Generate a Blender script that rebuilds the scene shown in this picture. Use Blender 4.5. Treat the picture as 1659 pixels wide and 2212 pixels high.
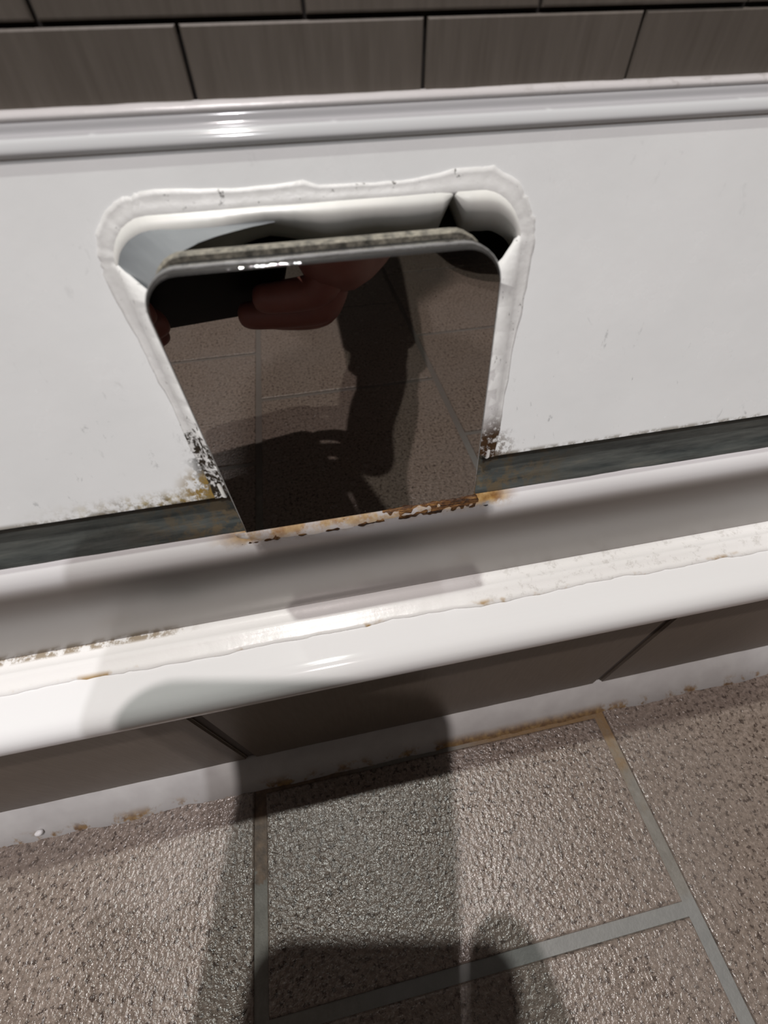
import bpy, bmesh, math, random
from mathutils import Vector, Matrix, noise
V3 = Vector
for o in list(bpy.data.objects):
    bpy.data.objects.remove(o)
C = bpy.context.scene.collection
SC = bpy.context.scene
random.seed(7)

# ------------------------------------------------------------------ camera
RIGHT = Vector((0.9815, -0.1910, -0.0166))
UP = Vector((0.1576, 0.7548, 0.6368))
FWD = Vector((0.1091, 0.6276, -0.7709))
EYE = Vector((0, 0, 0.2))
cam = bpy.data.cameras.new('camera')
cam.sensor_fit = 'HORIZONTAL'
cam.sensor_width = 36
cam.lens = 36 * 903.26 / 1659
cam.clip_start = 0.004
cam.clip_end = 20
cam.dof.use_dof = True
cam.dof.focus_distance = 0.12
cam.dof.aperture_fstop = 26
co = bpy.data.objects.new('camera', cam)
C.objects.link(co)
m = Matrix((RIGHT, UP, -FWD)).transposed().to_4x4()
m.translation = EYE
co.matrix_world = m
SC.camera = co

# ------------------------------------------------------------------ world, exposure
w = bpy.data.worlds.new('world')
SC.world = w
w.use_nodes = True
w.node_tree.nodes['Background'].inputs[0].default_value = (1, 0.95, 0.9, 1)
w.node_tree.nodes['Background'].inputs[1].default_value = 0.004
SC.view_settings.view_transform = 'Standard'
SC.view_settings.look = 'None'
SC.view_settings.exposure = 0.85
SC.view_settings.gamma = 1
SC.view_settings.use_curve_mapping = False
# ceiling lamps: x, y, watts, colour  (height 2.3 m); built further down with their fittings
CEIL = 2.34
LAMPS = [
    (-0.175, 0.325, 8.0, (0.97, 1.0, 0.94)),
    (-0.175, -0.445, 10.0, (1.0, 0.92, 0.90)),
    (-0.175, -1.180, 7.5, (0.97, 0.97, 1.0)),
]

# ------------------------------------------------------------------ helpers
def tag(o, label=None, cat=None, group=None, kind=None):
    if label: o['label'] = label
    if cat: o['category'] = cat
    if group: o['group'] = group
    if kind: o['kind'] = kind
    return o

def link(name, me, mat=None, parent=None, smooth=False):
    o = bpy.data.objects.new(name, me)
    C.objects.link(o)
    if mat is not None and not me.materials: me.materials.append(mat)
    if parent: o.parent = parent
    if smooth:
        for p in me.polygons: p.use_smooth = True
    return o

def obj(name, bm, mat=None, parent=None, smooth=False, angle=None):
    bmesh.ops.recalc_face_normals(bm, faces=bm.faces)
    me = bpy.data.meshes.new(name)
    bm.to_mesh(me); bm.free()
    o = link(name, me, mat, parent, smooth)
    if angle is not None:
        for p in me.polygons: p.use_smooth = True
        me.set_sharp_from_angle(angle=math.radians(angle))
    return o

def empty(name, loc=(0, 0, 0)):
    o = bpy.data.objects.new(name, None)
    C.objects.link(o); o.location = loc; o.empty_display_size = 0.02
    return o

def add_box(bm, x0, x1, y0, y1, z0, z1):
    v = [bm.verts.new(p) for p in ((x0,y0,z0),(x1,y0,z0),(x1,y1,z0),(x0,y1,z0),(x0,y0,z1),(x1,y0,z1),(x1,y1,z1),(x0,y1,z1))]
    for f in ((0,3,2,1),(4,5,6,7),(0,1,5,4),(1,2,6,5),(2,3,7,6),(3,0,4,7)):
        bm.faces.new([v[i] for i in f])
    return v

def bev_box(x0, x1, y0, y1, z0, z1, b, seg=1):
    bm = bmesh.new(); add_box(bm, x0, x1, y0, y1, z0, z1)
    bmesh.ops.bevel(bm, geom=list(bm.edges), offset=b, segments=seg, affect='EDGES', profile=0.5)
    return bm

def smooth_curve(pts, n=6):
    """Catmull-Rom through 2-D/3-D points."""
    P = [Vector(p) for p in pts]
    P = [2*P[0]-P[1]] + P + [2*P[-1]-P[-2]]
    out = []
    for i in range(1, len(P)-2):
        for k in range(n):
            t = k/n
            a, b, c, d = P[i-1], P[i], P[i+1], P[i+2]
            out.append(0.5*((2*b)+(c-a)*t+(2*a-5*b+4*c-d)*t*t+(3*b-a-3*c+d)*t**3))
    out.append(P[-2])
    return out

def extrude_x(prof, x0, x1, nx=1, wob=None):
    """prof: list of (y,z), closed; swept along X. wob(x,i,y,z)->(dy,dz)"""
    bm = bmesh.new(); rows = []
    for k in range(nx+1):
        x = x0+(x1-x0)*k/nx
        row = []
        for i, p in enumerate(prof):
            y, z = p[0], p[1]
            if wob:
                a, b = wob(x, i, y, z); y += a; z += b
            row.append(bm.verts.new((x, y, z)))
        rows.append(row)
    n = len(prof)
    for k in range(nx):
        for i in range(n):
            j = (i+1) % n
            bm.faces.new((rows[k][i], rows[k+1][i], rows[k+1][j], rows[k][j]))
    bm.faces.new(rows[0]); bm.faces.new(list(reversed(rows[-1])))
    return bm

def nz(x, y=0, z=0): return noise.noise(Vector((x, y, z)))

# ------------------------------------------------------------------ materials
class N:
    def __init__(s, name):
        s.m = bpy.data.materials.new(name); s.m.use_nodes = True
        s.t = s.m.node_tree; s.b = s.t.nodes['Principled BSDF']
        s.pos = s.node('ShaderNodeNewGeometry').outputs['Position']
    def node(s, k, **kw):
        n = s.t.nodes.new(k)
        for a, v in kw.items(): setattr(n, a, v)
        return n
    def put(s, inp, val):
        if hasattr(val, 'links'): s.t.links.new(val, inp)
        else:
            if isinstance(val, (tuple, list)) and len(val) == 3 and inp.type == 'RGBA': val = (*val, 1)
            inp.default_value = val
    def set(s, **kw):
        for k, v in kw.items(): s.put(s.b.inputs[k.replace('_', ' ')], v)
        return s
    def math(s, op, a, b=None, c=None, clamp=False):
        n = s.node('ShaderNodeMath', operation=op, use_clamp=clamp)
        for i, v in enumerate((a, b, c)):
            if v is not None: s.put(n.inputs[i], v)
        return n.outputs[0]
    def scaled(s, sx, sy, sz, off=(0, 0, 0)):
        n = s.node('ShaderNodeMapping'); s.put(n.inputs[0], s.pos)
        n.inputs['Scale'].default_value = (sx, sy, sz); n.inputs['Location'].default_value = off
        return n.outputs[0]
    def noise(s, scale, detail=3, rough=0.55, vec=None, dist=0):
        n = s.node('ShaderNodeTexNoise'); n.inputs['Scale'].default_value = scale
        n.inputs['Detail'].default_value = detail; n.inputs['Roughness'].default_value = rough
        n.inputs['Distortion'].default_value = dist
        s.put(n.inputs['Vector'], vec if vec is not None else s.pos)
        return n.outputs['Fac']
    def voro(s, scale, vec=None, out='Distance'):
        n = s.node('ShaderNodeTexVoronoi'); n.inputs['Scale'].default_value = scale
        s.put(n.inputs['Vector'], vec if vec is not None else s.pos)
        return n.outputs[out]
    def ramp(s, fac, *stops):
        n = s.node('ShaderNodeValToRGB'); s.put(n.inputs[0], fac)
        e = n.color_ramp.elements
        while len(e) < len(stops): e.new(0.5)
        for i, (p, c) in enumerate(stops):
            e[i].position = p
            e[i].color = (*c, 1) if isinstance(c, (tuple, list)) else (c, c, c, 1)
        return n.outputs[0]
    def step(s, v, a, b):
        n = s.node('ShaderNodeMapRange', interpolation_type='SMOOTHSTEP', clamp=True)
        s.put(n.inputs[0], v); n.inputs[1].default_value = a; n.inputs[2].default_value = b
        return n.outputs[0]
    def mix(s, f, a, b):
        n = s.node('ShaderNodeMix', data_type='RGBA')
        s.put(n.inputs[0], f); s.put(n.inputs[6], a); s.put(n.inputs[7], b)
        return n.outputs[2]
    def xyz(s):
        n = s.node('ShaderNodeSeparateXYZ'); s.put(n.inputs[0], s.pos)
        return n.outputs
    def bump(s, h, strength=0.5, dist=0.001):
        n = s.node('ShaderNodeBump'); n.inputs['Strength'].default_value = strength
        n.inputs['Distance'].default_value = dist; s.put(n.inputs['Height'], h)
        s.put(s.b.inputs['Normal'], n.outputs[0]); return s
    def near(s, p, r0, r1):
        """1 inside r0 of point p, 0 beyond r1"""
        n = s.node('ShaderNodeVectorMath', operation='DISTANCE')
        s.put(n.inputs[0], s.pos); n.inputs[1].default_value = p
        return s.step(n.outputs['Value'], r1, r0)

def plain(name, col, rough=0.5, metal=0.0, **kw):
    n = N(name); n.set(Base_Color=col, Roughness=rough, Metallic=metal, **kw); return n.m

# floor tile: speckled taupe anti-slip porcelain
f = N('floor tile speckle')
big = f.noise(14, 4); fine = f.noise(620, 5, 0.7); spk = f.noise(480, 3, 0.7)
base = f.ramp(fine, (0.30, (0.108, 0.081, 0.064)), (0.52, (0.225, 0.177, 0.148)), (0.75, (0.37, 0.302, 0.258)))
base = f.mix(f.step(spk, 0.54, 0.62), base, (0.058, 0.040, 0.032))
base = f.mix(f.math('MULTIPLY', f.step(big, 0.35, 0.7), 0.35), base, (0.23, 0.195, 0.175))
grain = f.math('ADD', f.noise(650, 2, 0.55), f.math('MULTIPLY', f.noise(1700, 2, 0.6), 0.22))
f.set(Base_Color=base, Roughness=f.ramp(f.noise(60, 2), (0.3, 0.17), (0.7, 0.30)), Specular_IOR_Level=0.55)
f.bump(grain, 0.60, 0.00085)
M_FLOOR = f.m
# grout
g = N('cement grout')
x, y, z = g.xyz()
gcol = g.ramp(g.noise(240, 4, 0.7), (0.3, (0.15, 0.138, 0.12)), (0.7, (0.215, 0.20, 0.178)))
rustn = g.noise(130, 4, 0.65)
leftd = g.math('MULTIPLY', g.step(g.math('ADD', y, g.math('MULTIPLY', g.math('SUBTRACT', rustn, 0.5), 0.03)), 0.003, 0.006), g.step(x, 0.0, -0.02))
gcol = g.mix(g.math('MULTIPLY', leftd, 0.85), gcol, g.ramp(g.noise(300, 3), (0.35, (0.06, 0.03, 0.015)), (0.7, (0.20, 0.12, 0.07))))
rightd = g.math('MULTIPLY', g.step(g.math('ADD', y, g.math('MULTIPLY', g.math('SUBTRACT', rustn, 0.5), 0.06)), -0.006, 0.034), g.step(x, 0.03, 0.05))
gcol = g.mix(g.math('MULTIPLY', rightd, 0.9), gcol, (0.20, 0.115, 0.04))
cross = g.math('MULTIPLY', g.step(y, -0.028, -0.032), g.step(x, -0.04, 0.0))
gcol = g.mix(g.math('MULTIPLY', cross, 0.5), gcol, (0.22, 0.23, 0.235))
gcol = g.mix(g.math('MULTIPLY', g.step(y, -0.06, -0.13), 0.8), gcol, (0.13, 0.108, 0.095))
g.set(Base_Color=gcol, Roughness=0.55); g.bump(g.noise(700, 3, 0.6), 0.3, 0.0006)
M_GROUT = g.m
# wall and base tile: plain taupe, faint vertical brushing
def tile_mat(name, a, b, rough):
    t = N(name)
    st = t.noise(1.0, 3, 0.6, vec=t.scaled(900, 900, 90)); cl = t.noise(25, 3)
    c = t.ramp(st, (0.3, a), (0.7, b))
    c = t.mix(t.math('MULTIPLY', t.step(cl, 0.4, 0.7), 0.4), c, tuple(q*0.8 for q in a))
    t.set(Base_Color=c, Roughness=rough); t.bump(st, 0.12, 0.0004)
    return t
t = tile_mat('wall tile taupe', (0.150, 0.130, 0.108), (0.195, 0.172, 0.146), 0.5)
x, y, z = t.xyz()
lime = t.math('MULTIPLY', t.step(t.math('ADD', z, t.math('MULTIPLY', t.noise(420, 3, 0.7, vec=t.scaled(1, 1, 0.3)), -0.005)), 0.1925, 0.1905), t.step(t.noise(150, 2), 0.52, 0.62))
M_WALL = t.m
t = tile_mat('base tile taupe', (0.145, 0.116, 0.092), (0.18, 0.146, 0.117), 0.45)
M_BASE = t.m
M_DARKGROUT = plain('dark wall grout', (0.022, 0.018, 0.016), 0.8)
M_BASEGROUT = plain('dirty base grout', (0.10, 0.085, 0.08), 0.7)

# glossy white plastics
def white_mat(name, col, rough, bump=0.06):
    n = N(name); n.set(Base_Color=col, Roughness=rough, Specular_IOR_Level=0.5)
    return n
n = white_mat('white moulding', (0.80, 0.79, 0.795), 0.07)
n.bump(n.noise(1, 3, 0.6, vec=n.scaled(8, 700, 700)), 0.06, 0.0004)
M_TRIM = n.m
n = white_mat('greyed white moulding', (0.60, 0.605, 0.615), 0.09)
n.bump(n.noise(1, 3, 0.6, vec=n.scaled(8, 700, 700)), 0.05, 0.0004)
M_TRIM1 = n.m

# white panel: scuffs, grey scratches, mildew and yellow scale round the lower left of the cut-out
n = N('white panel stained')
x, y, z = n.xyz()
col = n.ramp(n.noise(60, 3), (0.3, (0.84, 0.85, 0.85)), (0.7, (0.88, 0.89, 0.89)))
scr = n.voro(1, vec=n.scaled(130, 130, 260))
scrn = n.math('MULTIPLY', n.step(n.noise(1, 5, 0.75, dist=0.6, vec=n.scaled(420, 300, 200)), 0.60, 0.70), n.step(n.noise(90, 2), 0.45, 0.6))
low = n.step(z, 0.172, 0.150)
col = n.mix(n.math('MULTIPLY', n.math('MULTIPLY', scrn, n.math('MULTIPLY_ADD', low, 0.8, 0.2)), 0.6), col, (0.30, 0.31, 0.31))
mold = n.noise(620, 5, 0.75)
# mildew along the left edge of the cut-out
le = n.math('MULTIPLY', n.step(n.math('ABSOLUTE', n.math('ADD', x, 0.0226)), 0.0046, 0.0006), n.step(z, 0.1555, 0.146))
ml = n.math('MULTIPLY', le, n.step(n.math('ADD', mold, n.math('MULTIPLY', le, 0.12)), 0.50, 0.60), clamp=True)
col = n.mix(n.math('MULTIPLY', ml, 0.93), col, (0.022, 0.018, 0.012))
# yellow scale along the lower edge, fading to the left
sc = n.math('MULTIPLY', n.step(z, 0.1425, 0.1396), n.math('MULTIPLY', n.step(x, -0.062, -0.028), n.step(x, 0.0, -0.02)))
col = n.mix(n.math('MULTIPLY', sc, n.step(mold, 0.40, 0.62), clamp=True), col, n.ramp(n.noise(420, 4), (0.35, (0.10, 0.065, 0.02)), (0.65, (0.42, 0.33, 0.14))))
co2 = n.near((-0.0245, 0.060, 0.1405), 0.002, 0.0065)
col = n.mix(n.math('MULTIPLY', co2, n.step(n.noise(500, 4, 0.7), 0.42, 0.56)), col, (0.30, 0.20, 0.06))
# dirt line at the very bottom edge, both sides
ed = n.math('MULTIPLY', n.step(z, 0.1400, 0.1391), n.step(n.noise(260, 4, 0.7), 0.40, 0.55))
col = n.mix(n.math('MULTIPLY', ed, 0.7), col, (0.16, 0.13, 0.08))
# right lower corner
rc = n.math('MULTIPLY', n.near((0.0345, 0.060, 0.1405), 0.001, 0.006), n.step(mold, 0.44, 0.56))
col = n.mix(n.math('MULTIPLY', rc, 0.8), col, (0.09, 0.05, 0.02))
n.set(Base_Color=col, Roughness=n.ramp(n.noise(120, 3), (0.3, 0.16), (0.7, 0.30)))
n.bump(n.noise(260, 4, 0.6), 0.10, 0.0004)
M_PANEL = n.m

# sealant round the plate
n = N('white sealant with mildew')
x, y, z = n.xyz()
col = n.ramp(n.noise(200, 4), (0.3, (0.72, 0.715, 0.70)), (0.7, (0.79, 0.785, 0.775)))
mold = n.noise(700, 5, 0.75)
low = n.math('MULTIPLY', n.step(z, 0.1585, 0.147), n.step(x, 0.01, -0.01))
col = n.mix(n.step(n.math('ADD', mold, n.math('MULTIPLY', low, 0.18)), 0.62, 0.70), col, (0.03, 0.022, 0.014))
lowr = n.math('MULTIPLY', n.step(z, 0.1495, 0.143), n.step(x, 0.0, 0.02))
col = n.mix(n.math('MULTIPLY', lowr, n.step(mold, 0.34, 0.50)), col, (0.06, 0.030, 0.012))
n.set(Base_Color=col, Roughness=0.4); n.bump(n.noise(330, 3), 0.25, 0.0006)
M_SEAL = n.m

# dark grey-green glossy joint under the panel
n = N('dark joint')
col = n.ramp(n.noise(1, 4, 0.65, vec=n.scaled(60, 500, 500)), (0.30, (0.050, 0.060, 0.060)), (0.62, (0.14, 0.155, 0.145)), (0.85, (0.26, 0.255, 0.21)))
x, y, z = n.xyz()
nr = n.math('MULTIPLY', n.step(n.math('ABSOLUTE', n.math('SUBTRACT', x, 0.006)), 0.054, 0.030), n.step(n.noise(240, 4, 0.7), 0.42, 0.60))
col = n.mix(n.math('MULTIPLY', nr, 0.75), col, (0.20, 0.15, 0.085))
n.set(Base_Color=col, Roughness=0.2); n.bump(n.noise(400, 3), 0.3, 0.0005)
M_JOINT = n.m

# lip: satin metal strip with ochre stains by the plate foot
n = N('satin metal lip stained')
x, y, z = n.xyz()
rn = n.noise(230, 5, 0.7)
band = n.math('MULTIPLY', n.math('MULTIPLY', n.step(y, 0.0565, 0.0584), n.step(z, 0.1240, 0.1262)), n.math('MULTIPLY', n.step(x, -0.030, -0.019), n.step(x, 0.043, 0.036)))
dirt = n.math('MULTIPLY', band, n.step(n.math('ADD', rn, n.math('MULTIPLY', n.step(y, 0.0574, 0.0586), 0.3)), 0.42, 0.62))
# white silicone over the nose, blended downwards into the metal, weaker before the plate
zone = n.math('MULTIPLY_ADD', -0.5, n.math('MULTIPLY', n.step(n.math('ADD', x, n.math('MULTIPLY', rn, 0.006)), -0.0165, -0.0135), n.step(n.math('ADD', x, n.math('MULTIPLY', rn, 0.006)), 0.0400, 0.0360)), 1.0)
film = n.math('MULTIPLY', n.step(z, 0.1205, 0.1258), zone)
film = n.math('MAXIMUM', film, dirt)
wcol = n.mix(dirt, (0.80, 0.785, 0.79), n.ramp(n.noise(380, 4), (0.35, (0.26, 0.12, 0.025)), (0.55, (0.46, 0.28, 0.09)), (0.8, (0.62, 0.50, 0.34))))
n.set(Base_Color=n.mix(film, (0.31, 0.295, 0.285), wcol),
      Metallic=n.math('MULTIPLY_ADD', film, -0.92, 0.92), Roughness=n.math('MULTIPLY_ADD', dirt, 0.3, 0.28))
M_LIP = n.m

# rusty crust
n = N('rust crust')
col = n.ramp(n.noise(1, 5, 0.7, vec=n.scaled(160, 1500, 2200)), (0.36, (0.02, 0.010, 0.005)), (0.50, (0.12, 0.05, 0.015)), (0.62, (0.34, 0.17, 0.045)), (0.78, (0.55, 0.45, 0.33)))
n.set(Base_Color=col, Roughness=0.65); n.bump(n.noise(600, 4, 0.7), 0.6, 0.001)
M_RUST = n.m

# bead on the ledge: white, ochre along its broken front edge
n = N('white bead on ledge')
x, y, z = n.xyz()
rn = n.noise(70, 4, 0.7)
edge = n.step(y, 0.0467, 0.0449)
col = n.mix(n.math('MULTIPLY', edge, n.step(rn, 0.55, 0.66)), (0.82, 0.80, 0.79), (0.42, 0.26, 0.09))
bk = n.math('MULTIPLY', n.step(y, 0.0517, 0.0527), n.math('MULTIPLY', n.step(x, -0.035, -0.05), n.step(n.noise(300, 4, 0.7), 0.4, 0.55)))
col = n.mix(n.math('MULTIPLY', bk, 0.8), col, (0.22, 0.15, 0.07))
gr = n.math('MULTIPLY', n.step(x, 0.02, 0.05), n.step(n.noise(420, 5, 0.75), 0.52, 0.68))
col = n.mix(n.math('MULTIPLY', gr, 0.35), col, (0.35, 0.32, 0.28))
n.set(Base_Color=col, Roughness=0.28); n.bump(n.noise(380, 4, 0.6), 0.15, 0.0005)
M_BEAD = n.m

# fillet above the floor
n = N('grey white fillet')
x, y, z = n.xyz()
rn = n.noise(110, 4, 0.7)
dirt = n.math('MULTIPLY', n.step(z, 0.0042, 0.0008), n.step(n.math('ADD', rn, n.math('MULTIPLY', n.math('MULTIPLY', n.step(x, 0.02, 0.036), n.step(x, 0.104, 0.096)), 0.35)), 0.50, 0.62))
col = n.mix(n.math('MULTIPLY', dirt, 0.9), n.ramp(n.noise(90, 3), (0.3, (0.47, 0.455, 0.45)), (0.7, (0.55, 0.54, 0.53))), n.ramp(n.noise(500, 3), (0.35, (0.16, 0.075, 0.02)), (0.7, (0.42, 0.26, 0.09))))
n.set(Base_Color=col, Roughness=0.35); n.bump(n.noise(200, 3), 0.12, 0.0005)
M_FILLET = n.m

# mirror polished plate with fine lime spots at its foot
n = N('polished chrome')
x, y, z = n.xyz()
sp = n.math('MULTIPLY', n.step(n.noise(900, 4, 0.75), 0.66, 0.72), n.step(z, 0.1345, 0.1295))
n.set(Base_Color=n.mix(sp, (0.50, 0.485, 0.47), (0.32, 0.28, 0.24)), Metallic=n.math('SUBTRACT', 1.0, n.math('MULTIPLY', sp, 0.8)), Roughness=n.math('ADD', 0.012, n.math('MULTIPLY', sp, 0.5)))
M_CHROME = n.m
n = N('brushed edge'); n.set(Base_Color=(0.22, 0.215, 0.21), Metallic=0.8, Roughness=0.05)
n.bump(n.noise(500, 3), 0.3, 0.0003); M_EDGE = n.m
n = N('crusted back plate'); n.set(Base_Color=n.ramp(n.noise(700, 4, 0.7), (0.35, (0.09, 0.085, 0.07)), (0.7, (0.38, 0.35, 0.28))), Roughness=0.6)
n.bump(n.noise(700, 3), 0.5, 0.0006); M_BACKPL = n.m
M_RUBBER = plain('black rubber', (0.012, 0.012, 0.012), 0.5)
M_HOLE = plain('shade-black hollow', (0.01, 0.01, 0.01), 0.9)  # near-black colour stands in for the shade inside the cut-out
n = N('flange white'); n.set(Base_Color=n.ramp(n.noise(150, 3), (0.3, (0.70, 0.70, 0.67)), (0.7, (0.80, 0.79, 0.75))), Roughness=0.3)
M_FLANGE = n.m
M_PHONE = plain('phone case black', (0.004, 0.004, 0.004), 0.6, Specular_IOR_Level=0.04)
M_GLASS = plain('phone screen black', (0.006, 0.006, 0.007), 0.06)
n = N('skin'); n.set(Base_Color=n.ramp(n.noise(60, 3), (0.3, (0.22, 0.075, 0.06)), (0.7, (0.27, 0.10, 0.08))), Roughness=0.5, Subsurface_Weight=0.1, Subsurface_Radius=(0.01, 0.004, 0.002)); M_SKIN = n.m
M_NAIL = plain('nail', (0.42, 0.26, 0.22), 0.25)
n = N('dark knit'); n.set(Base_Color=(0.02, 0.018, 0.02), Roughness=0.9); n.bump(n.noise(300, 2), 0.3, 0.001); M_KNIT = n.m
n = N('maroon cloth'); n.set(Base_Color=(0.055, 0.02, 0.022), Roughness=0.9); n.bump(n.noise(250, 2), 0.3, 0.001); M_TROUS = n.m
n = N('dark hair'); n.set(Base_Color=(0.02, 0.012, 0.008), Roughness=0.5); n.bump(n.noise(1, 2, vec=n.scaled(300, 300, 30)), 0.5, 0.002); M_HAIR = n.m
M_SHOE = plain('shoe rubber', (0.03, 0.03, 0.032), 0.6)
M_EYE = plain('eye', (0.7, 0.68, 0.65), 0.1)
M_LIPS = plain('lips', (0.36, 0.13, 0.11), 0.4)
n = N('room plaster'); n.set(Base_Color=n.ramp(n.noise(8, 3), (0.3, (0.085, 0.078, 0.07)), (0.7, (0.10, 0.09, 0.08))), Roughness=0.7); M_ROOM = n.m
n = N('ceiling paint'); n.set(Base_Color=n.ramp(n.noise(8, 3), (0.3, (0.20, 0.195, 0.19)), (0.7, (0.22, 0.215, 0.21))), Roughness=0.8); M_CEIL = n.m
M_LAMPRING = plain('lamp ring steel', (0.6, 0.6, 0.6), 0.25, 1.0)

# ------------------------------------------------------------------ large structure
X0, X1 = -0.95, 0.95
YB = -1.55
PITCH = 0.147
GAP = 0.0046
JX = -0.0482           # joint left of the middle column
JY = -0.0328           # cross joint of the middle column

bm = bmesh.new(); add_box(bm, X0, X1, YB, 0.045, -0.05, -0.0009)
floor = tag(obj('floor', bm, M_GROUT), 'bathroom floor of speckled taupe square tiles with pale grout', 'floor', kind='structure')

def floor_tile_mesh(w, d):
    bm = bmesh.new(); add_box(bm, 0, w, 0, d, -0.008, 0)
    top = [e for e in bm.edges if all(v.co.z > -0.001 for v in e.verts)]
    bmesh.ops.bevel(bm, geom=top, offset=0.0007, segments=2, affect='EDGES', profile=0.5)
    bmesh.ops.recalc_face_normals(bm, faces=bm.faces)
    me = bpy.data.meshes.new('floor_tile'); bm.to_mesh(me); bm.free()
    me.materials.append(M_FLOOR); return me
cache = {}
YEDGE = 0.0292
c = -6
for c in range(-6, 6):
    xa = JX + PITCH*c + GAP/2; xb = JX + PITCH*(c+1) - GAP/2
    if xa < X0 or xb > X1: continue
    off = 0 if c % 2 == 0 else PITCH/2
    for r in range(-10, 2):
        ya = JY + off + PITCH*r + GAP*0.42; yb = JY + off + PITCH*(r+1) - GAP*0.42
        yb = min(yb, YEDGE if c == 0 else YEDGE+0.003); ya = max(ya, YB)
        if yb - ya < 0.01: continue
        k = (round(yb-ya, 5),)
        if k not in cache: cache[k] = floor_tile_mesh(xb-xa, yb-ya)
        o = link('floor_tile', cache[k], None, floor); o.location = (xa, ya, random.uniform(-0.0001, 0.0001))

# low tiled wall behind the panel
WY = 0.084
WTOP = 0.2180
bm = bmesh.new(); add_box(bm, X0, X1, WY+0.0006, 0.60, -0.05, WTOP)
wall = tag(obj('wall_back', bm, M_DARKGROUT), 'low wall of small taupe tiles in half bond above the white ledge', 'wall', kind='structure')
WP = 0.0321
zrows = [(0.1890, 0.1993), (0.1995, WTOP)]
def wall_tile_mesh(w, h):
    bm = bmesh.new(); add_box(bm, 0, w, 0, 0.004, 0, h)
    e = [e for e in bm.edges if all(v.co.y < 0.001 for v in e.verts)]
    bmesh.ops.bevel(bm, geom=e, offset=0.00025, segments=1, affect='EDGES')
    bmesh.ops.recalc_face_normals(bm, faces=bm.faces)
    me = bpy.data.meshes.new('wall_tile'); bm.to_mesh(me); bm.free(); me.materials.append(M_WALL); return me
for i, (za, zb) in enumerate(zrows):
    me = wall_tile_mesh(WP-0.0005, zb-za-0.0003)
    for k in range(-14, 14):
        o = link('wall_tile', me, None, wall)
        o.location = (-0.0101 + WP*(k + (0.5 if i % 2 else 0)) + 0.0002, WY-0.0004+random.uniform(-0.0001, 0.0001), za)
bm = bev_box(X0, X1, WY+0.0005, 0.60, WTOP, WTOP+0.003, 0.001, 2)
tag(obj('trim_4', bm, M_TRIM), 'flat white ledge capping the low tiled wall', 'ledge', kind='structure')
for nm, b, lab in (('wall_rear', (X0, X1, 0.60, 0.66, -0.05, CEIL), 'plain taupe upper wall beyond the ledge'),
                   ('wall_left', (X0-0.06, X0, YB, 0.66, -0.05, CEIL), 'plain taupe wall on the left of the room'),
                   ('wall_right', (X1, X1+0.06, YB, 0.66, -0.05, CEIL), 'plain taupe wall on the right of the room'),
                   ('wall_front', (X0, X1, YB-0.06, YB, -0.05, CEIL), 'plain taupe wall behind the crouching person')):
    bm = bmesh.new(); add_box(bm, *b); tag(obj(nm, bm, M_ROOM), lab, 'wall', kind='structure')
bm = bmesh.new(); add_box(bm, X0-0.06, X1+0.06, YB-0.06, 0.66, CEIL, CEIL+0.06)
tag(obj('ceiling', bm, M_CEIL), 'flat pale ceiling with round downlights', 'ceiling', kind='structure')

# base band of long tiles with a fillet to the floor
BY = 0.040
bm = bmesh.new(); add_box(bm, X0, X1, BY+0.0012, 0.074, -0.03, 0.0924)
base = tag(obj('baseboard_back', bm, M_BASEGROUT), 'dark taupe tile skirting under the white bullnose strip', 'skirting', kind='structure')
def base_tile_mesh(w):
    bm = bmesh.new(); add_box(bm, 0, w, 0, 0.006, 0, 0.0862)
    e = [e for e in bm.edges if all(v.co.y < 0.001 for v in e.verts)]
    bmesh.ops.bevel(bm, geom=e, offset=0.0006, segments=2, affect='EDGES')
    bmesh.ops.recalc_face_normals(bm, faces=bm.faces)
    me = bpy.data.meshes.new('skirting_tile'); bm.to_mesh(me); bm.free(); me.materials.append(M_BASE); return me
bme = base_tile_mesh(PITCH-0.003)
for k in range(-6, 6):
    o = link('skirting_tile', bme, None, base); o.location = (-0.0485+PITCH*k+0.0015, BY+random.uniform(0, 0.0002), 0.006)
def fil_w(x, i, y, z):
    if i == 0: return (0, 0.0006*nz(x*60, 3)+0.0003*nz(x*260, 5))
    if i == 2: return (0.0010*nz(x*45, 7)+0.0006*nz(x*190, 9), 0)
    if i == 1: return (0.0004*nz(x*50, 11), 0.0004*nz(x*50, 12))
    return (0, 0)
bm = extrude_x([(BY, 0.0124), (0.0352, 0.0052), (0.0306, 0.0003), (0.0306, -0.004), (BY+0.002, -0.004), (BY+0.002, 0.0124)], X0, X1, 700, fil_w)
tag(obj('caulk_fillet', bm, M_FILLET, base, smooth=True), 'greyish white sealant fillet with rusty foot')
# chipped bit of sealant standing up at the left
bm = bmesh.new(); bmesh.ops.create_icosphere(bm, subdivisions=2, radius=0.0011)
for v in bm.verts: v.co = Vector((v.co.x*1.3, v.co.y, v.co.z*0.8)) + Vector((0.0007*nz(v.co.x*900, v.co.y*900), 0, 0.0009*nz(v.co.z*900, 4)))
bmesh.ops.translate(bm, verts=bm.verts, vec=(-0.1297, 0.0325, 0.0032))
tag(obj('sealant_chip', bm, M_TRIM, base, smooth=True), 'loose white crumb of sealant')

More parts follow.
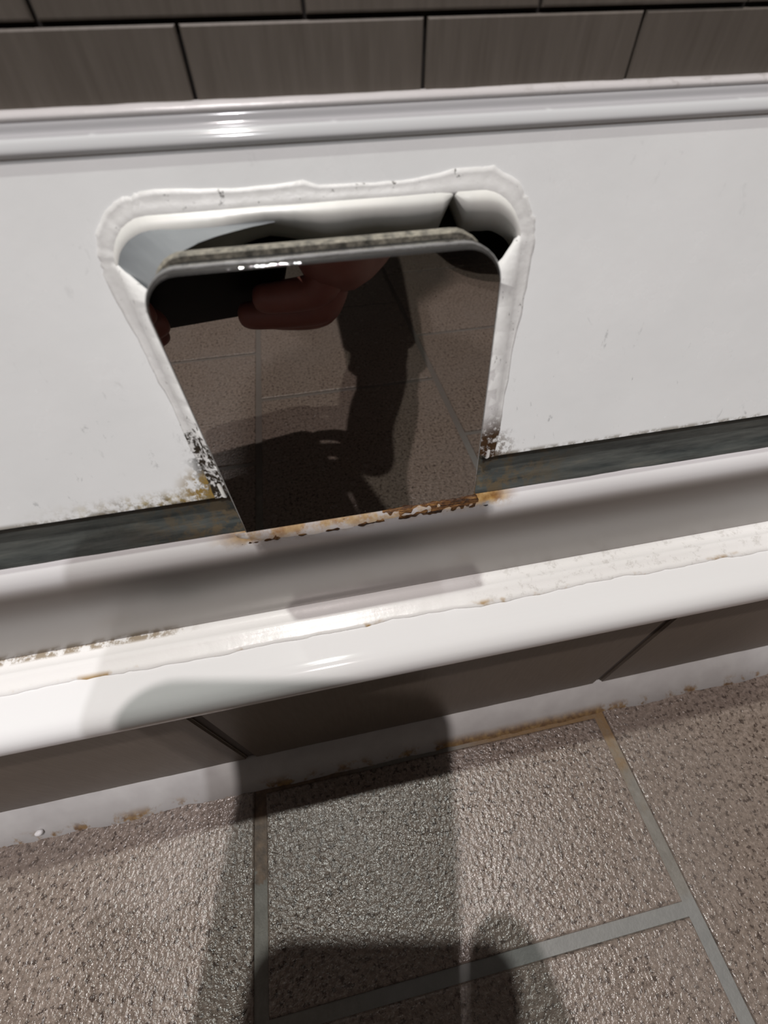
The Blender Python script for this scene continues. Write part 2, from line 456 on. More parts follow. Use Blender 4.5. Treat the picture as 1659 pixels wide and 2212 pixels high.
# lower bullnose strip
ARC = [(0.0412, 0.1005), (0.0386, 0.10035), (0.0364, 0.0998), (0.0347, 0.0985), (0.0338, 0.0966), (0.0338, 0.0946), (0.0344, 0.0933), (0.0355, 0.0925)]
prof = [(0.0640, 0.1007), (0.0455, 0.1007)] + [tuple(p) for p in smooth_curve(ARC, 5)] + [(0.0415, 0.0923), (0.0640, 0.0923)]
bm = extrude_x(prof, X0, X1, 1)
trim3 = tag(obj('trim_3', bm, M_TRIM, angle=40), 'lower glossy white bullnose strip above the dark tile skirting', 'trim', kind='structure')
# bead on its ledge, broken front edge
def bead_w(x, i, y, z):
    if i in (0, 1): return (0.0009*nz(x*38, 1)+0.0006*nz(x*170, 2)+0.0003*nz(x*600, 4), 0.0002*nz(x*300, 8) if i else 0)
    if i == 2: return (0.0004*nz(x*38, 1), 0.00015*nz(x*200, 3))
    if i in (3, 4): return (0.0003*nz(x*9, 6), 0.0001*nz(x*60, 5))
    return (0, 0)
bm = extrude_x([(0.0450, 0.1005), (0.0451, 0.1010), (0.0464, 0.1012), (0.0484, 0.1014), (0.0493, 0.1021), (0.0501, 0.1014), (0.0522, 0.1013), (0.0546, 0.1019), (0.0546, 0.1005)], X0, X1, 1400, bead_w)
tag(obj('sealant_bead', bm, M_BEAD, trim3, smooth=True), 'smeared white sealant with a ridge and ochre broken edge')

# lip moulding: round nose, hollow face
NOSE = [(0.0610, 0.1279), (0.0602, 0.1284), (0.0594, 0.1282), (0.0585, 0.1274), (0.0577, 0.1263), (0.0571, 0.1250), (0.0565, 0.1230), (0.0558, 0.1185), (0.0550, 0.1130), (0.0543, 0.1080), (0.0538, 0.1035), (0.0535, 0.1006)]
prof = [tuple(p) for p in smooth_curve(NOSE, 6)] + [(0.0700, 0.1006), (0.0700, 0.1281)]
bm = extrude_x(prof, X0, X1, 1)
trim2 = tag(obj('trim_2', bm, M_LIP, angle=40), 'upper satin metal strip with a round nose below the white panel', 'trim', kind='structure')
def jw(x, i, y, z): return (0.0003*nz(x*80, i), 0.0002*nz(x*90, i+5)) if i < 5 else (0, 0)
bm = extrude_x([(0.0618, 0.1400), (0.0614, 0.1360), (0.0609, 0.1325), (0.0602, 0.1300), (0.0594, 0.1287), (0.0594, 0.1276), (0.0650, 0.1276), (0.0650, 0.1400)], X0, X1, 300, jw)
tag(obj('joint_strip', bm, M_JOINT, trim2, smooth=True), 'dark glossy joint below the white panel')

# upper moulding under the tiles
TOPC = [(0.0836, 0.1917), (0.0827, 0.1914), (0.0821, 0.1908), (0.0818, 0.1900), (0.0811, 0.1898), (0.0802, 0.1896), (0.0796, 0.1890), (0.0793, 0.1883), (0.0797, 0.1878), (0.0805, 0.1876)]
prof = [tuple(p) for p in smooth_curve(TOPC, 5)] + [(0.0838, 0.1876)]
bm = extrude_x(prof, X0, X1, 1)
trim1 = tag(obj('trim_1', bm, M_TRIM1, angle=50), 'stepped white moulding along the foot of the small wall tiles', 'trim', kind='structure')
def cw(x, i, y, z): return (0, 0.00015*nz(x*35, 2)+0.00008*nz(x*200, 3)) if i < 2 else (0, 0)
bm = extrude_x([(0.0837, 0.1922), (0.0831, 0.1920), (0.0822, 0.1916), (0.0822, 0.1911), (0.0842, 0.1911)], X0, X1, 800, cw)
tag(obj('sealant_line', bm, M_BEAD, trim1, smooth=True), 'thin white sealant line under the tiles')

PY = 0.0589
def plate_outline(inset=0.0, n=8):
    l, rt, rb, zt, zb = -0.0203+inset, 0.0283-inset, 0.0316-inset, 0.1797-inset, 0.1275
    a = 0.0052-inset*0.5; b = 0.0058-inset*0.5
    pts = [(l, zb)]
    for k in range(n+1):
        q = math.pi-math.pi/2*k/n; pts.append((l+a+a*math.cos(q), zt-a+a*math.sin(q)))
    for k in range(n+1):
        q = math.pi/2-math.pi/2*k/n; pts.append((rt-b+b*math.cos(q), zt-b+b*math.sin(q)))
    pts.append((rb, zb))
    return pts
OUTL = []
_o = plate_outline(0.0002, 10)
for (xa, za), (xb, zb) in zip(_o, _o[1:]):
    for q in range(12): OUTL.append((xa+(xb-xa)*q/12, za+(zb-za)*q/12))
# ------------------------------------------------------------------ white panel with the cut-out
PB = (0.0600, 0.1390); PT = (0.0802, 0.1890)         # (y,z) foot and head: it leans back
PL = math.hypot(PT[0]-PB[0], PT[1]-PB[1])
ty, tz = (PT[0]-PB[0])/PL, (PT[1]-PB[1])/PL           # along the panel, upwards
def pan(x, s, d=0.0):                                  # d: distance in front of the panel face
    return Vector((x, PB[0]+ty*s-tz*d, PB[1]+tz*s+ty*d))
HT = 0.0455                                            # cut-out: head (s); the sides flare with the lean
def hl(s): return -0.0203*pan(0, s).y/0.0589-0.0012
def hr(s): return (0.0316+(0.0283-0.0316)*min(1, s/0.045))*pan(0, s).y/0.0589+0.0012
HL, HR = hl(HT), hr(HT)
def notch(n=8, rl=0.0065, rr=0.0075):
    t = HT
    pts = [(hl(t*q/8), t*q/8) for q in range(0, 7)]
    for k in range(n+1):
        q = math.pi-math.pi/2*k/n; s_ = t-rl+rl*math.sin(q); pts.append((hl(min(s_, t-rl))+rl+rl*math.cos(q), s_))
    a, b = pts[-1][0], hr(t-rr)-rr
    for k in range(1, 6): pts.append((a+(b-a)*k/6, t))
    for k in range(n+1):
        q = math.pi/2-math.pi/2*k/n; pts.append((b+rr*math.cos(q), t-rr+rr*math.sin(q)))
    pts += [(hr(t*q/8), t*q/8) for q in range(6, -1, -1)]
    return pts
bm = bmesh.new()
loop = [(X0, 0.0)] + notch() + [(X1, 0.0), (X1, PL), (X0, PL)]
fv = [bm.verts.new(pan(x, s)) for x, s in loop]
es = [bm.edges.new((fv[i], fv[(i+1) % len(fv)])) for i in range(len(fv))]
bmesh.ops.triangle_fill(bm, edges=es, use_beauty=True)
r = bmesh.ops.extrude_face_region(bm, geom=list(bm.faces))
bmesh.ops.translate(bm, verts=[v for v in r['geom'] if isinstance(v, bmesh.types.BMVert)], vec=Vector((0, tz*0.0025, -ty*0.0025)))
panel = tag(obj('wall_panel', bm, M_PANEL), 'glossy white panel with a stained cut-out round the mirror plate', 'panel')
# rolled-in flange of the cut-out, with a shade-black hollow behind
path = notch(n=10)
dense = []
for i in range(len(path)-1):
    for k in range(4):
        t = k/4; dense.append((path[i][0]*(1-t)+path[i+1][0]*t, path[i][1]*(1-t)+path[i+1][1]*t))
dense.append(path[-1])
cxs = (HL+HR)/2
bm = bmesh.new(); rows = []
for (x, s) in dense:
    top = max(0.0, min(1.0, (s-HT*0.80)/(HT*0.2)))
    wv = 0.0006*nz(x*120, 3)+0.0003*nz(x*400, 1)
    u = (x-cxs)/(HR-HL)*2
    lens = max(0, 1-((x+0.0035)/0.0075)**2)*0.0014           # flange is eaten away left of the middle
    dip = max(0, -u-0.35)*0.003
    drop = top*(0.0044+wv-lens+dip)+0.0006
    inx = (1-top)*0.0008*(1 if x < cxs else -1)
    tear = max(0.0, 1-((x-0.0258)/0.0013)**2)*top
    drop = max(0.0006, drop*(1-0.85*tear))
    bul = 0.0009*top*(1-tear)+0.0002
    rows.append([bm.verts.new(pan(x, s+0.0002, 0.0001)), bm.verts.new(pan(x+inx*0.3, s-drop*0.12, bul*0.8)), bm.verts.new(pan(x+inx*0.6, s-drop*0.32, bul)), bm.verts.new(pan(x+inx, s-drop*0.58, bul*0.3)), bm.verts.new(pan(x+inx, s-drop*0.82, -0.0010)), bm.verts.new(pan(x+inx, s-drop, -0.0026)), bm.verts.new(pan(x, s-drop*0.9, -0.0040)), bm.verts.new(pan(x, s, -0.0036))])
for a, b in zip(rows, rows[1:]):
    for i in range(7): bm.faces.new((a[i], a[i+1], b[i+1], b[i]))
tag(obj('cutout_flange', bm, M_FLANGE, panel, smooth=True), 'rolled inner edge of the cut-out')
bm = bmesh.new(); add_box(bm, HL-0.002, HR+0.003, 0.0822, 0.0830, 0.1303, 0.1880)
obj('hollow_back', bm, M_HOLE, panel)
# filled upper left corner between cut-out and plate
na = [p for p in dense if p[0] < 0.0005 and p[1] > HT*0.66]
pb = [(-0.0203, 0.1690), (-0.0203, 0.1720)] + [(-0.0203+0.0052-0.0052*math.cos(q*math.pi/16), 0.1745+0.0052*math.sin(q*math.pi/16)) for q in range(9)] + [(-0.0110, 0.1797), (-0.0070, 0.1797), (-0.0035, 0.1797)]
bm = bmesh.new(); rows = []
for i, (x, s) in enumerate(na):
    t = i/(len(na)-1); q = t*(len(pb)-1); i0 = min(int(q), len(pb)-2); f_ = q-i0
    bx = pb[i0][0]*(1-f_)+pb[i0+1][0]*f_; bz = pb[i0][1]*(1-f_)+pb[i0+1][1]*f_
    a = pan(x, s, 0.0002); b = V3((bx, PY+0.0062+0.004*t, bz-0.0004-0.001*t)); row = []
    for j in range(9):
        u = j/8*(1.0 if t < 0.72 else 1.0-0.55*((t-0.72)/0.28)); p = a.lerp(b, u); p.y += 0.0018*math.sin(math.pi*u)*(0.3+t); p.z -= 0.0004*math.sin(math.pi*u)+0.00015*nz(t*9, u*4)
        row.append(bm.verts.new(p))
    rows.append(row)
for a, b in zip(rows, rows[1:]):
    for j in range(8): bm.faces.new((a[j], a[j+1], b[j+1], b[j]))
tag(obj('corner_fill', bm, plain('shade-grey sealant', (0.20, 0.215, 0.225), 0.4), panel, smooth=True), 'smooth filled corner of the cut-out')  # blue-grey colour paints in the shade of this recessed corner
# sealant smeared round the cut-out
bm = bmesh.new(); rows = []
N_ = len(dense)
for i, (x, s) in enumerate(dense):
    a = dense[max(0, i-1)]; b = dense[min(N_-1, i+1)]
    tx, ts = b[0]-a[0], b[1]-a[1]; L_ = math.hypot(tx, ts) or 1
    nx, ns = -ts/L_, tx/L_                                   # outwards
    k = max(0.0, min(1.0, s/HT))
    wd = (0.0013+(0.0012 if x < 0.004 else 0.0005)*k**2) + 0.0005*nz(i*0.18, 2) + 0.0003*nz(i*0.6, 5)
    wd += 0.0010*max(0, min(1, (x-0.020)/0.006))*max(0, min(1, (s-HT*0.5)/(HT*0.2)))
    if s > HT*0.93: wd += 0.0003
    h = 0.00022+0.00008*nz(i*0.3, 9)+0.0001*k**2
    prof = [(-0.0001, -0.0006), (0.0, h*1.0), (wd*0.3, h*1.15), (wd*0.45, h*0.55), (wd*0.7, h*0.75), (wd*0.92, h*0.5), (wd, -0.0002)]
    inn = 0.0018 if s < HT*0.75 else 0.0004
    if x < 0.004: sd = max(0.0, min(1.0, (HT*0.88-s)/(HT*0.12)))
    else: sd = max(0.0, min(1.0, (HT*0.86-s)/(HT*0.14)))      # fill up to the plate edge
    p0 = pan(x-nx*inn, s-ns*inn, -0.001); p1 = pan(x-nx*inn, s-ns*inn, h*0.8)
    q = EYE+(p1-EYE)*(0.0612/p1.y)
    c_ = min(OUTL, key=lambda t_: (t_[0]-q.x)**2+(t_[1]-q.z)**2)
    pe = V3((c_[0], 0.0612, c_[1]))
    p1 = p1.lerp(pe, sd); p0 = p0.lerp(pe+V3((0, 0.003, 0)), sd)
    row = [bm.verts.new(p0), bm.verts.new(p1)]
    row += [bm.verts.new(pan(x+nx*p, s+ns*p, q)) for p, q in prof[1:]]
    rows.append(row)
for a, b in zip(rows, rows[1:]):
    for i in range(len(a)-1): bm.faces.new((a[i], a[i+1], b[i+1], b[i]))
tag(obj('sealant_rim', bm, M_SEAL, panel, smooth=True), 'smeared white sealant, black with mildew at lower left')

# ------------------------------------------------------------------ mirror plate
def slab(layers):
    """layers: list of (inset, y)"""
    bm = bmesh.new(); rs = [[bm.verts.new((x, y, z)) for x, z in plate_outline(i)] for i, y in layers]
    for a, b in zip(rs, rs[1:]):
        for i in range(len(a)):
            j = (i+1) % len(a); bm.faces.new((a[i], a[j], b[j], b[i]))
    return bm, rs
plate = tag(empty('cover_plate', (0, PY, 0.129)), 'mirror-polished metal plate with rounded top corners standing in the white panel', 'cover plate')
def child(o):
    o.parent = plate; o.matrix_parent_inverse = Matrix.Translation(-plate.location); return o
bm, rs = slab([(0.00044, PY), (0.00044, PY+0.0003)])
bm.faces.new(rs[0])
child(tag(obj('mirror_face', bm, M_CHROME), 'mirror-polished face'))
bm, rs = slab([(0.00045, PY), (0.00025, PY+0.00008), (0.0001, PY+0.00028), (0.0, PY+0.0007), (0.0, PY+0.0015), (0.0001, PY+0.0028), (0.0004, PY+0.0037), (0.001, PY+0.0042)])
bm.faces.new(rs[-1])
child(tag(obj('plate_edge', bm, M_EDGE, angle=60), 'dull grey edge of the plate'))
bm, rs = slab([(0.0011, PY+0.0040), (0.0011, PY+0.0066)]); bm.faces.new(rs[-1]); bm.faces.new(rs[0])
child(tag(obj('gasket', bm, M_RUBBER), 'black gasket'))
bm, rs = slab([(0.0004, PY+0.0066), (0.0002, PY+0.0072), (0.0003, PY+0.0084)]); bm.faces.new(rs[-1]); bm.faces.new(rs[0])
for v in bm.verts: v.co += Vector((0, 0.0001*nz(v.co.x*900, v.co.z*900), 0.00015*nz(v.co.x*700, 3)))
child(tag(obj('back_plate', bm, M_BACKPL), 'crusted back plate'))
# rust crust along the foot
def rw(x, i, y, z):
    e = min(1, max(0, (0.0335-x)/0.002), max(0, (x+0.0215)/0.002)); k = 0.70+0.35*min(1, max(0, (x+0.012)/0.03))**1.5
    return (0.0004*nz(x*300, i*3)+0.0003*nz(x*900, i*5), (z-0.1260)*(k*e-1) + (0.0004*nz(x*420, i+9)*e if i in (1, 2, 3) else 0))
bm = extrude_x([(0.0575, 0.1260), (0.0579, 0.1267), (0.0582, 0.1273), (0.0586, 0.1281), (0.0592, 0.1286), (0.0592, 0.1260)], -0.0215, 0.0345, 240, rw)
child(tag(obj('rust_crust', bm, M_RUST, smooth=True), 'brown and ochre rust crust along the foot'))
# dirty smear of sealant over the lip, in front of the foot
bm = bmesh.new(); rows = []
lipc = smooth_curve(NOSE, 6)
seg = [p for p in lipc if 0.1200 < p.y and p.x < 0.0592]
for k in range(121):
    x = -0.0225+(0.030+0.0225)*k/120
    e = math.sin(math.pi*k/120)**0.4
    reach = (0.55+0.13*nz(x*70, 2)+0.07*nz(x*260, 5)-0.30*(k/120)**1.5)*e
    row = []
    for j in range(9):
        q = reach*j/8*(len(seg)-1); i0 = min(int(q), len(seg)-2); p = seg[i0].lerp(seg[i0+1], q-i0)
        th = 0.00022*(1-(j/8)**4)+0.00002
        row.append(bm.verts.new((x, p.x-th*0.6, p.y+th*0.8)))
    rows.append(row)
for a, b in zip(rows, rows[1:]):
    for i in range(8): bm.faces.new((a[i], a[i+1], b[i+1], b[i]))
n = N('dull sealant smear'); xx, yy, zz = n.xyz()
st = n.math('MULTIPLY', n.step(yy, 0.0562, 0.0585), n.step(n.noise(200, 5, 0.7), 0.40, 0.60))
n.set(Base_Color=n.mix(n.math('MULTIPLY', st, 0.9), (0.55, 0.52, 0.50), n.ramp(n.noise(420, 4), (0.35, (0.34, 0.17, 0.04)), (0.7, (0.60, 0.43, 0.20)))), Roughness=0.45)
tag(obj('sealant_smear', bm, n.m, trim2, smooth=True), 'dull smear of stained sealant before the plate foot')

# ------------------------------------------------------------------ downlights
def downlight(x, y, watts, col):
    t = empty('ceiling_light', (x, y, CEIL))
    bm = bmesh.new()
    prof = [(0.028, 0), (0.030, -0.006), (0.040, -0.008), (0.044, -0.004), (0.044, 0)]
    rings = [[bm.verts.new((r*math.cos(a*math.pi/16), r*math.sin(a*math.pi/16), z)) for a in range(32)] for r, z in prof]
    for a, b in zip(rings, rings[1:]):
        for i in range(32): bm.faces.new((a[i], a[(i+1) % 32], b[(i+1) % 32], b[i]))
    obj('ring', bm, M_LAMPRING, t, smooth=True)
    bm = bmesh.new(); bmesh.ops.create_circle(bm, cap_ends=True, segments=32, radius=0.0285)
    bmesh.ops.translate(bm, verts=bm.verts, vec=(0, 0, -0.002))
    mm = N('lit diffuser'); mm.set(Base_Color=(0.8, 0.8, 0.8), Emission_Color=col, Emission_Strength=6.0)
    obj('diffuser', bm, mm.m, t)
    ld = bpy.data.lights.new('downlight', 'AREA'); ld.shape = 'DISK'; ld.size = 0.052
    ld.energy = watts; ld.color = col; ld.spread = math.radians(150)
    lo = bpy.data.objects.new('lamp', ld); C.objects.link(lo); lo.parent = t; lo.location = (0, 0, -0.012)
    return t
names = ['round downlight in the ceiling nearest the upper rear wall in its row of three', 'round downlight in the ceiling, middle of the row of three',
         'round downlight in the ceiling behind the person']
for a, nm in zip(LAMPS, names): tag(downlight(*a), nm, 'ceiling light', 'ceiling downlights')

# ------------------------------------------------------------------ phone (held at the lens, body away from the wall)
PH = Matrix((RIGHT, UP, FWD)).transposed()              # a right, b up, c towards the scene
def ph(a, b, c): return EYE + PH @ Vector((a, b, c))
PA0, PA1, PB0, PB1, PC0, PC1 = -0.064, 0.0155, -0.184, 0.0125, -0.0125, -0.0025
phone = tag(empty('smartphone', ph(-0.025, -0.07, -0.008)), 'black smartphone held low over the floor by two hands', 'phone')
def rrect(a0, a1, b0, b1, r, n=7):
    out = []
    for (ca, cb, q0) in ((a1-r, b1-r, 0), (a0+r, b1-r, 90), (a0+r, b0+r, 180), (a1-r, b0+r, 270)):
        for k in range(n+1):
            q = math.radians(q0+90*k/n); out.append((ca+r*math.cos(q), cb+r*math.sin(q)))
    return out
def phslab(name, a0, a1, b0, b1, r, c0, c1, bev, mat):
    bm = bmesh.new()
    ls = [(bev, c0), (0, c0+bev), (0, c1-bev), (bev, c1)]
    rs = [[bm.verts.new(ph(a, b, c)-phone.location) for a, b in rrect(a0+i, a1-i, b0+i, b1-i, r-i)] for i, c in ls]
    for p, q in zip(rs, rs[1:]):
        for i in range(len(p)):
            j = (i+1) % len(p); bm.faces.new((p[i], p[j], q[j], q[i]))
    bm.faces.new(rs[0]); bm.faces.new(rs[-1])
    return obj(name, bm, mat, phone, angle=40)
phslab('phone_body', PA0, PA1, PB0, PB1, 0.0125, PC0, PC1, 0.002, M_PHONE)
phslab('screen', PA0+0.004, PA1-0.004, PB0+0.004, PB1-0.004, 0.009, PC0-0.0006, PC0+0.0004, 0.0002, M_GLASS)
phslab('camera_bump', -0.027, 0.0115, -0.030, 0.0095, 0.008, PC1-0.0005, PC1+0.0012, 0.0004, M_PHONE)
for (a, b) in ((0.0, 0.0), (0.0, -0.0195), (-0.016, -0.010)):
    bm = bmesh.new()
    prof = [(0.0066, 0.0), (0.0066, 0.0012), (0.0056, 0.0014), (0.0054, 0.0010)]
    rg = [[bm.verts.new(ph(a+r*math.cos(k*math.pi/12), b+r*math.sin(k*math.pi/12), PC1+0.0010+h)-phone.location) for k in range(24)] for r, h in prof]
    for p, q in zip(rg, rg[1:]):
        for k in range(24): bm.faces.new((p[k], p[(k+1) % 24], q[(k+1) % 24], q[k]))
    bm.faces.new(rg[-1])
    obj('lens_ring', bm, M_GLASS, phone, smooth=False)

# ------------------------------------------------------------------ person crouching behind the phone
def skin_bm(chains, sub=2, root=0):
    """chains: list of point lists [(co, r), ...]; the first point of a chain may be an int index into points already laid."""
    me = bpy.data.meshes.new('tmp'); pts, rad, ed = [], [], []
    for ch in chains:
        prev = None
        for it in ch:
            if isinstance(it, int): prev = it; continue
            p, r_ = it; pts.append(tuple(p)); rad.append(r_ if isinstance(r_, tuple) else (r_, r_)); k = len(pts)-1
            if prev is not None: ed.append((prev, k))
            prev = k
    me.from_pydata(pts, ed, [])
    o = bpy.data.objects.new('tmp', me); C.objects.link(o)
    mo = o.modifiers.new('skin', 'SKIN'); mo.use_smooth_shade = True
    sv = me.skin_vertices[0].data
    for i, r_ in enumerate(rad): sv[i].radius = r_; sv[i].use_root = (i == root)
    ms = o.modifiers.new('sub', 'SUBSURF'); ms.levels = sub; ms.render_levels = sub
    dg = bpy.context.evaluated_depsgraph_get(); ev = o.evaluated_get(dg)
    nm = bpy.data.meshes.new_from_object(ev)
    bm = bmesh.new(); bm.from_mesh(nm)
    bpy.data.objects.remove(o); bpy.data.meshes.remove(nm); bpy.data.meshes.remove(me)
    return bm
def merge(bms):
    out = bmesh.new()
    for b in bms:
        me = bpy.data.meshes.new('t'); b.to_mesh(me); b.free(); out.from_mesh(me); bpy.data.meshes.remove(me)
    return out
V = Vector
HEAD = V((-0.02, -0.47, 0.80))
look = (V((0.02, 0.05, 0.2))-HEAD).normalized()
RW = V((0.050, -0.205, 0.112)); LW = V((-0.150, -0.195, 0.110))      # wrists
RE = V((0.062, -0.450, 0.215)); LE = V((-0.225, -0.430, 0.220))      # elbows
RS = V((0.150, -0.62, 0.50)); LS = V((-0.190, -0.62, 0.50))
PEL = V((0.0, -0.90, 0.36))
# right hand: palm beside the lower right corner, fingers across the back of the phone
rp = ph(0.0372, -0.118, -0.006)
rk = ph(0.0302, -0.080, 0.000)
hand = []
hand.append([(RW, 0.027), (RW.lerp(rp, 0.45), (0.029, 0.024)), (rp, (0.022, 0.022)), (rk, (0.0155, 0.016)), (ph(0.0272, -0.060, 0.000), (0.010, 0.010))])
FC = 0.0065
def finger(base, pts, r0): return [(base, r0*1.1)] + [(p, r0*(1-0.09*i)) for i, p in enumerate(pts)]
hand.append(finger(ph(0.034, -0.108, 0.000), [ph(0.028, -0.117, FC+0.004), ph(0.020, -0.126, FC+0.002), ph(0.004, -0.131, FC), ph(-0.004, -0.133, FC-0.002)], 0.0088))
hand.append(finger(ph(0.038, -0.124, 0.000), [ph(0.032, -0.135, FC+0.007), ph(0.018, -0.145, FC+0.004), ph(-0.003, -0.150, FC+0.001), ph(-0.012, -0.152, FC-0.001)], 0.0090))
hand.append(finger(ph(0.042, -0.140, -0.002), [ph(0.034, -0.152, FC+0.005), ph(0.026, -0.162, FC+0.003), ph(0.008, -0.167, FC-0.001), ph(0.000, -0.168, FC-0.004)], 0.0084))
hand.append(finger(ph(0.042, -0.154, -0.006), [ph(0.036, -0.167, FC-0.001), ph(0.031, -0.176, FC-0.003), ph(0.019, -0.178, FC-0.006), ph(0.013, -0.178, FC-0.010)], 0.0074))
hand.append([(ph(0.040, -0.150, -0.012), 0.013), (ph(0.032, -0.135, -0.022), 0.0115), (ph(0.020, -0.115, -0.0235), 0.0100), (ph(0.004, -0.098, -0.0225), 0.0085)])
# left hand: fingertips hooked round the left edge
lp = ph(-0.100, -0.145, -0.004)
hand.append([(LW, 0.024), (LW.lerp(lp, 0.45), (0.030, 0.019)), (lp, (0.034, 0.016)), (ph(-0.094, -0.130, 0.001), (0.032, 0.014))])
for q, (b0, b1, a1, r0) in enumerate(((-0.112, -0.120, -0.052, 0.0086), (-0.128, -0.138, -0.050, 0.0088), (-0.144, -0.155, -0.053, 0.0083), (-0.158, -0.168, -0.060, 0.0074))):
    hand.append(finger(ph(-0.096, b0, 0.001), [ph(-0.084, (b0+b1)/2, FC+0.004), ph(-0.068, b1, FC+0.003), ph(a1, b1-0.002, FC), ph(a1+0.006, b1-0.003, FC-0.003)], r0))
hand.append([(ph(-0.102, -0.158, -0.010), 0.013), (ph(-0.090, -0.138, -0.022), 0.0115), (ph(-0.070, -0.115, -0.0235), 0.0100), (ph(-0.055, -0.100, -0.0225), 0.0085)])
parts = [skin_bm([c], 2) for c in hand]
neck = V((-0.015, -0.575, 0.655))
core = [[(PEL, 0.13), (V((0, -0.84, 0.46)), 0.125), (V((-0.01, -0.72, 0.56)), 0.135), (V((-0.015, -0.64, 0.60)), 0.09), (neck, 0.055), (neck.lerp(HEAD, 0.4), 0.052)],
        [3, (RS, 0.058), (RS.lerp(RE, 0.5), 0.046), (RE, 0.038), (RE.lerp(RW, 0.35), 0.040), (RW, 0.028), (RW.lerp(ph(0.0372, -0.118, -0.006), 0.5), 0.024)],
        [3, (LS, 0.058), (LS.lerp(LE, 0.5), 0.046), (LE, 0.038), (LE.lerp(LW, 0.35), 0.040), (LW, 0.026)],
        [0, (V((0.12, -0.82, 0.30)), 0.095), (V((0.20, -0.56, 0.20)), 0.075), (V((0.235, -0.36, 0.070)), 0.058), (V((0.225, -0.56, 0.062)), 0.052), (V((0.215, -0.74, 0.055)), 0.038)],
        [0, (V((-0.13, -0.80, 0.34)), 0.095), (V((-0.25, -0.62, 0.40)), 0.078), (V((-0.31, -0.46, 0.43)), 0.060), (V((-0.30, -0.52, 0.24)), 0.052), (V((-0.29, -0.56, 0.09)), 0.036)]]
parts.append(skin_bm(core, 2))
# head: shaped ovoid with brow, nose, chin, ears
up = (V((0, 0.2, 1))-look*look.dot(V((0, 0.2, 1)))).normalized(); side = look.cross(up)
def hd(s, u, f_): return HEAD + side*s + up*u + look*f_
bm = bmesh.new(); bmesh.ops.create_uvsphere(bm, u_segments=48, v_segments=32, radius=1)
for v in bm.verts:
    s, f_, u = v.co.x, v.co.y, v.co.z
    wdt = 0.076*(1-0.22*max(0, -u)**1.5); dep = 0.096
    jaw = max(0, -u)*max(0, f_)
    p = [s*wdt, u*0.118, f_*dep*(1-0.12*max(0, -u)) + jaw*0.016]
    if f_ > 0:
        a = abs(s)
        p[2] += 0.022*math.exp(-(s/0.13)**2)*math.exp(-((u+0.22)/0.16)**2)       # nose tip
        p[2] += 0.010*math.exp(-(s/0.10)**2)*math.exp(-((u+0.02)/0.18)**2)       # bridge
        p[2] -= 0.010*math.exp(-((a-0.42)/0.17)**2)*math.exp(-((u-0.02)/0.10)**2)  # eye sockets
        p[2] += 0.006*math.exp(-(s/0.5)**2)*math.exp(-((u-0.18)/0.08)**2)        # brow
        p[2] += 0.005*math.exp(-(s/0.25)**2)*math.exp(-((u+0.52)/0.09)**2)       # lips
        p[2] += 0.006*math.exp(-(s/0.25)**2)*math.exp(-((u+0.85)/0.12)**2)       # chin
    v.co = hd(*p)
parts.append(bm)
for sg in (-1, 1):
    b = bmesh.new(); bmesh.ops.create_uvsphere(b, u_segments=16, v_segments=10, radius=1)
    for v in b.verts: v.co = hd(sg*(0.076+0.008*v.co.x), -0.005+0.030*v.co.z, -0.008+0.017*v.co.y-0.004*v.co.z)
    parts.append(b)
person = obj('person', merge(parts), M_SKIN, smooth=True)
tag(person, 'person crouching in a dark jumper and maroon trousers, holding the phone with both hands', 'person')
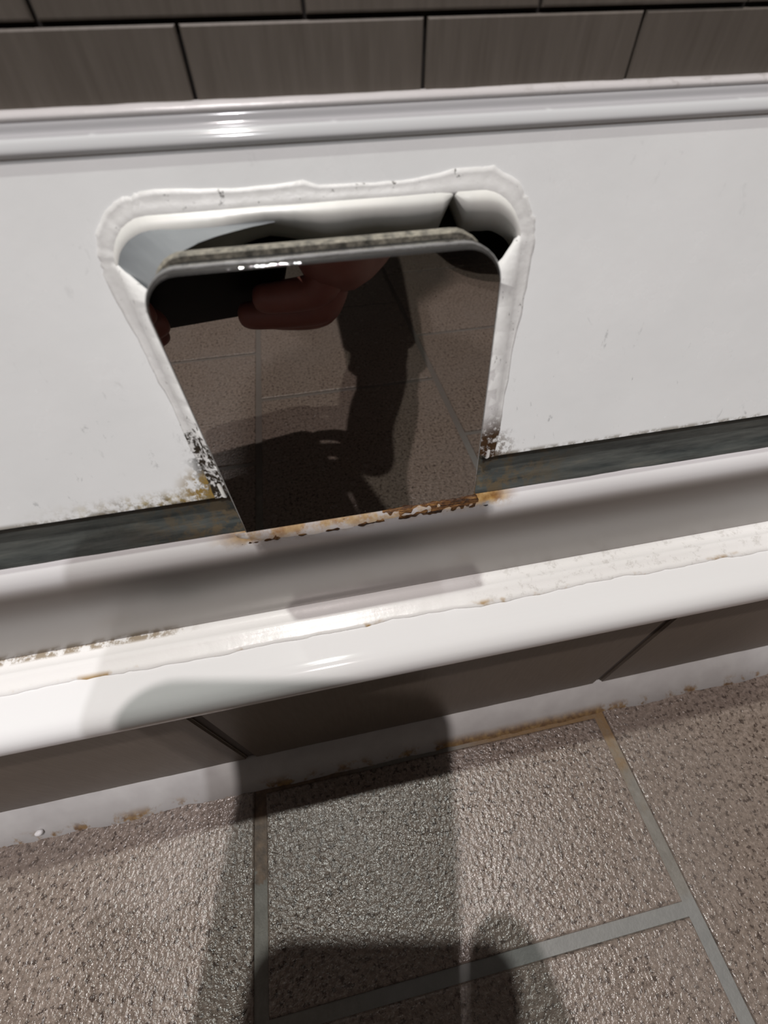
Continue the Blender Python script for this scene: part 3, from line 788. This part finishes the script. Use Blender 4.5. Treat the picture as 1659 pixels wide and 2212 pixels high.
# nails
for (a, b, c) in ((0.0035, -0.1318, FC+0.0045), (-0.0045, -0.1510, FC+0.0055), (0.0075, -0.1672, FC+0.003), (-0.0565, -0.1215, FC+0.0045), (-0.0545, -0.1395, FC+0.0045)):
    b_ = bmesh.new(); bmesh.ops.create_uvsphere(b_, u_segments=12, v_segments=8, radius=1)
    for v in b_.verts: v.co = ph(a+0.0040*v.co.x, b+0.0032*v.co.y, c+0.0012*v.co.z)
    tag(obj('fingernail', b_, M_NAIL, person, smooth=True), 'pale fingernail')
def grow(chains, d, cut=None):
    return [[it if isinstance(it, int) else (it[0], (it[1]+d)) for it in c] for c in chains]
torso = [core[0][:4]+[(neck, 0.06)], [3]+core[1][1:-1]+[(RE.lerp(RW, 0.86), 0.030)], [3]+core[2][1:-1]+[(LE.lerp(LW, 0.86), 0.030)]]
tag(obj('jumper', skin_bm(grow(torso, 0.007), 2), M_KNIT, person, smooth=True), 'dark knitted jumper')
legs = [[(PEL+V((0, 0.01, 0.04)), 0.135), (PEL+V((0, -0.01, -0.03)), 0.13)], [1]+core[3][1:], [1]+core[4][1:]]
tag(obj('trousers', skin_bm(grow(legs, 0.008), 2), M_TROUS, person, smooth=True), 'maroon trousers')
for toe, heel in ((V((0.21, -0.79, 0.022)), V((0.213, -0.80, 0.10))), (V((-0.30, -0.42, 0.034)), V((-0.29, -0.60, 0.040)))):
    bmx = skin_bm([[(heel, (0.040, 0.036)), (heel.lerp(toe, 0.5), (0.044, 0.036)), (toe, (0.038, 0.022))]], 2)
    for v in bmx.verts: v.co.z = max(v.co.z, 0.0005)
    tag(obj('shoe', bmx, M_SHOE, person, smooth=True), 'dark shoe')
bm = bmesh.new(); bmesh.ops.create_uvsphere(bm, u_segments=48, v_segments=32, radius=1)
for v in bm.verts:
    s, f_, u = v.co.x, v.co.y, v.co.z
    k = 1.0 + 0.05*nz(s*6, f_*6, u*6)
    v.co = V((s*0.084*k, u*0.124*k+0.006, f_*0.104*k-0.012))
bmesh.ops.delete(bm, geom=[v for v in bm.verts if (v.co.z > 0.030 and v.co.y < 0.060) or v.co.y < -0.085], context='VERTS')
for v in bm.verts: v.co = hd(v.co.x, v.co.y, v.co.z)
tag(obj('hair', bm, M_HAIR, person, smooth=True), 'short dark hair')
for sg in (-1, 1):
    bm = bmesh.new(); bmesh.ops.create_uvsphere(bm, u_segments=16, v_segments=10, radius=0.0125)
    for v in bm.verts: v.co += hd(sg*0.031, 0.002, 0.076)
    tag(obj('eye', bm, M_EYE, person, smooth=True), 'pale eye')
bm = bmesh.new(); bmesh.ops.create_uvsphere(bm, u_segments=16, v_segments=10, radius=1)
for v in bm.verts: v.co = hd(0.022*v.co.x, -0.061+0.007*v.co.z, 0.087+0.006*v.co.y)
tag(obj('mouth', bm, M_LIPS, person, smooth=True), 'closed lips')
